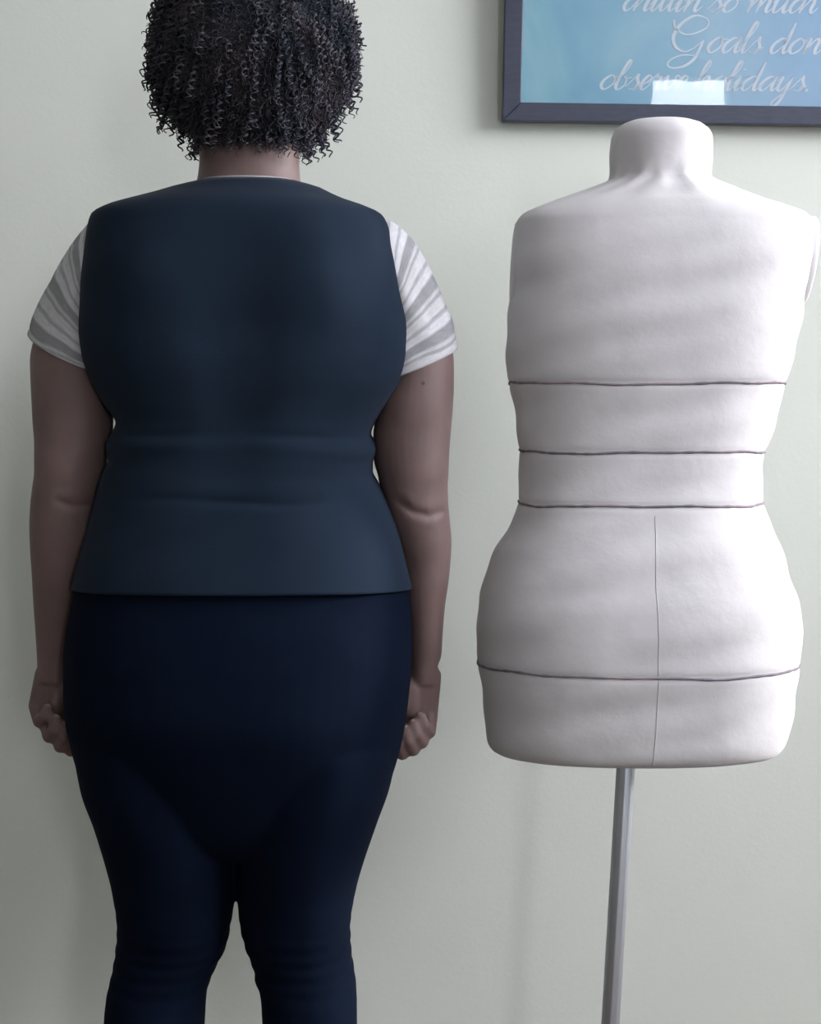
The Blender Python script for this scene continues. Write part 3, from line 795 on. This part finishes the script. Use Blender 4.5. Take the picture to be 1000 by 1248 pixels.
# --- vest
rings, q = loft_rings(T_ROWS, PY0, 3.5, 160, torso_disp)
n = 160
V, Fs = rings_to_mesh(rings, False, False)
keep = []
nr = len(rings)
for f in Fs:                                   # V neck cut out at the front (it faces the wall)
    i, j = f[0] // n, f[0] % n
    a = 2 * math.pi * (j + .5) / n
    py = q[min(i, len(q) - 1)]
    if math.sin(a) > 0.3 and abs(math.cos(a)) < 0.42 * max(0, (420 - py) / 190) and py < 420: continue
    keep.append(f)
vest = mesh_obj('vest', V, keep, M['vest'], person)
vest['label'] = 'plain black sleeveless vest'
so = vest.modifiers.new('thick', 'SOLIDIFY'); so.thickness = 0.0025; so.offset = -1

# --- hair: dense cap of small ringlets
rh = random.Random(11)
H_ROWS = [(-46,285,330,25,22,4,2),(-38,255,362,55,42,4,2),(-22,224,394,85,62,4,2.05),(0,208,411,104,72,4,2.1),(30,198,422,114,78,4,2.1),(60,196,424,118,80,4,2.15),
 (90,198,419,114,80,4,2.15),(110,204,411,107,78,4,2.15),(130,215,397,96,72,6,2.1),(148,230,384,80,60,8,2.1),(162,243,370,68,40,10,2.1),(174,250,360,60,20,12,2.1)]
rings, q = loft_rings(H_ROWS, PY0, 5, 56)
HS = Soup(); HS.add(*rings_to_mesh(rings))
hc = P(308, 60, PY0)
def curl(S, p, axis, L_, turns, rad, thick, droop, ph):
    seg = int(6 * turns) + 3; path = []; u = axis.orthogonal().normalized(); w = axis.cross(u)
    for i in range(seg + 1):
        t = i / seg
        c = p + axis * (L_ * t) + Vector((0, 0, -droop * t * t))
        r = rad * min(1, .3 + 2 * t)
        an = ph + turns * 2 * math.pi * t
        path.append(c + u * (r * math.cos(an)) + w * (r * math.sin(an)))
    rr2 = [thick * (1 - .55 * (i / seg) ** 2) for i in range(seg + 1)]
    S.add(*tube_vf(path, rr2, 3))
nR, nC = len(rings), len(rings[0])
down = Vector((0, 0, -1))
for k in range(11000):
    i = rh.randrange(nR - 1); j = rh.randrange(nC)
    if rh.random() > len(rings) * 0 + max(0.15, min(1, (Vector(rings[i][0]) - Vector(rings[i][nC//2])).length / .24)): continue
    a, b_ = Vector(rings[i][j]), Vector(rings[i+1][(j+1) % nC])
    p = a.lerp(b_, rh.random())
    cc = Vector((hc.x, PY0, p.z * .65 + hc.z * .35))
    nrm = (p - cc).normalized()
    py = q[i]
    low = max(0, min(1, (py - 100) / 70))
    ax = (nrm * (0.75 - .45 * low) + down * (0.45 + .5 * low) + Vector((rh.gauss(0, .32), rh.gauss(0, .32), rh.gauss(0, .25)))).normalized()
    curl(HS, p - nrm * .006, ax, rh.uniform(.010, .027), rh.uniform(1.2, 2.8), rh.uniform(.0016, .0040), rh.uniform(.0006, .0012), rh.uniform(0, .012), rh.uniform(0, 6.28))
# larger ringlets hanging over the cap
for k in range(420):
    i = rh.randrange(3, nR - 1); j = rh.randrange(nC)
    p = Vector(rings[i][j]); py = q[i]
    if math.sin(2 * math.pi * j / nC) > 0.75: continue
    nrm = (p - Vector((hc.x, PY0, p.z * .65 + hc.z * .35))).normalized()
    ax = (nrm * .28 + down + Vector((rh.gauss(0, .18), rh.gauss(0, .18), 0))).normalized()
    Lk = min(rh.uniform(.022, .042), max(.012, (196 - py) / 1000 * (1 if 246 < proj(p)[0] < 364 else 1.0)))
    curl(HS, p + nrm * rh.uniform(.004, .013), ax, Lk, Lk / .0095, rh.uniform(.0024, .0038), rh.uniform(.0013, .0022), 0, rh.uniform(0, 6.28))
# loose locks that show against the wall and the nape
LOCK = [(236,140,222,166),(240,146,243,168),(200,120,197,138),(205,126,212,142),(214,134,209,150),(226,140,220,152),(196,100,190,124),(190,84,186,104),
        (188,60,181,84),(190,30,176,44),(192,10,178,22),(195,0,184,14),(186,50,178,62),(428,40,437,60),(432,58,438,78),(430,64,433,84),(426,90,428,108),(420,100,431,118),(416,106,424,128),
        (410,112,414,128),(404,120,406,140),(398,130,402,160),(392,138,396,168),(386,140,391,172),(384,150,392,175),(378,146,380,166),(372,150,368,182),(364,150,362,178),(352,158,350,180),
        (340,160,338,180),(326,162,328,179),(310,162,312,178),(296,162,294,178),(280,160,279,177),(264,156,262,176),(252,150,250,174),(430,20,436,34),(426,4,434,16)]
for (xa, ya, xb, yb) in LOCK:
    for rpt in range(4):
        yo = PY0 + (-.045 if 245 < xa < 368 else 0.0) + rh.uniform(-.02, .015)
        a = P(xa + rh.uniform(-5, 5), ya + rh.uniform(-6, 4), yo); b_ = P(xb + rh.uniform(-4, 4), yb + rh.uniform(-5, 3), yo - .008)
        d = b_ - a
        curl(HS, a, d.normalized(), d.length, max(1.5, d.length / .011), rh.uniform(.0022, .0042), rh.uniform(.0009, .0018), 0, rh.uniform(0, 6.28))
hair = mesh_obj('hair', HS.V, HS.F, M['hair'], person)
hair['label'] = 'short dark brown curly hair'
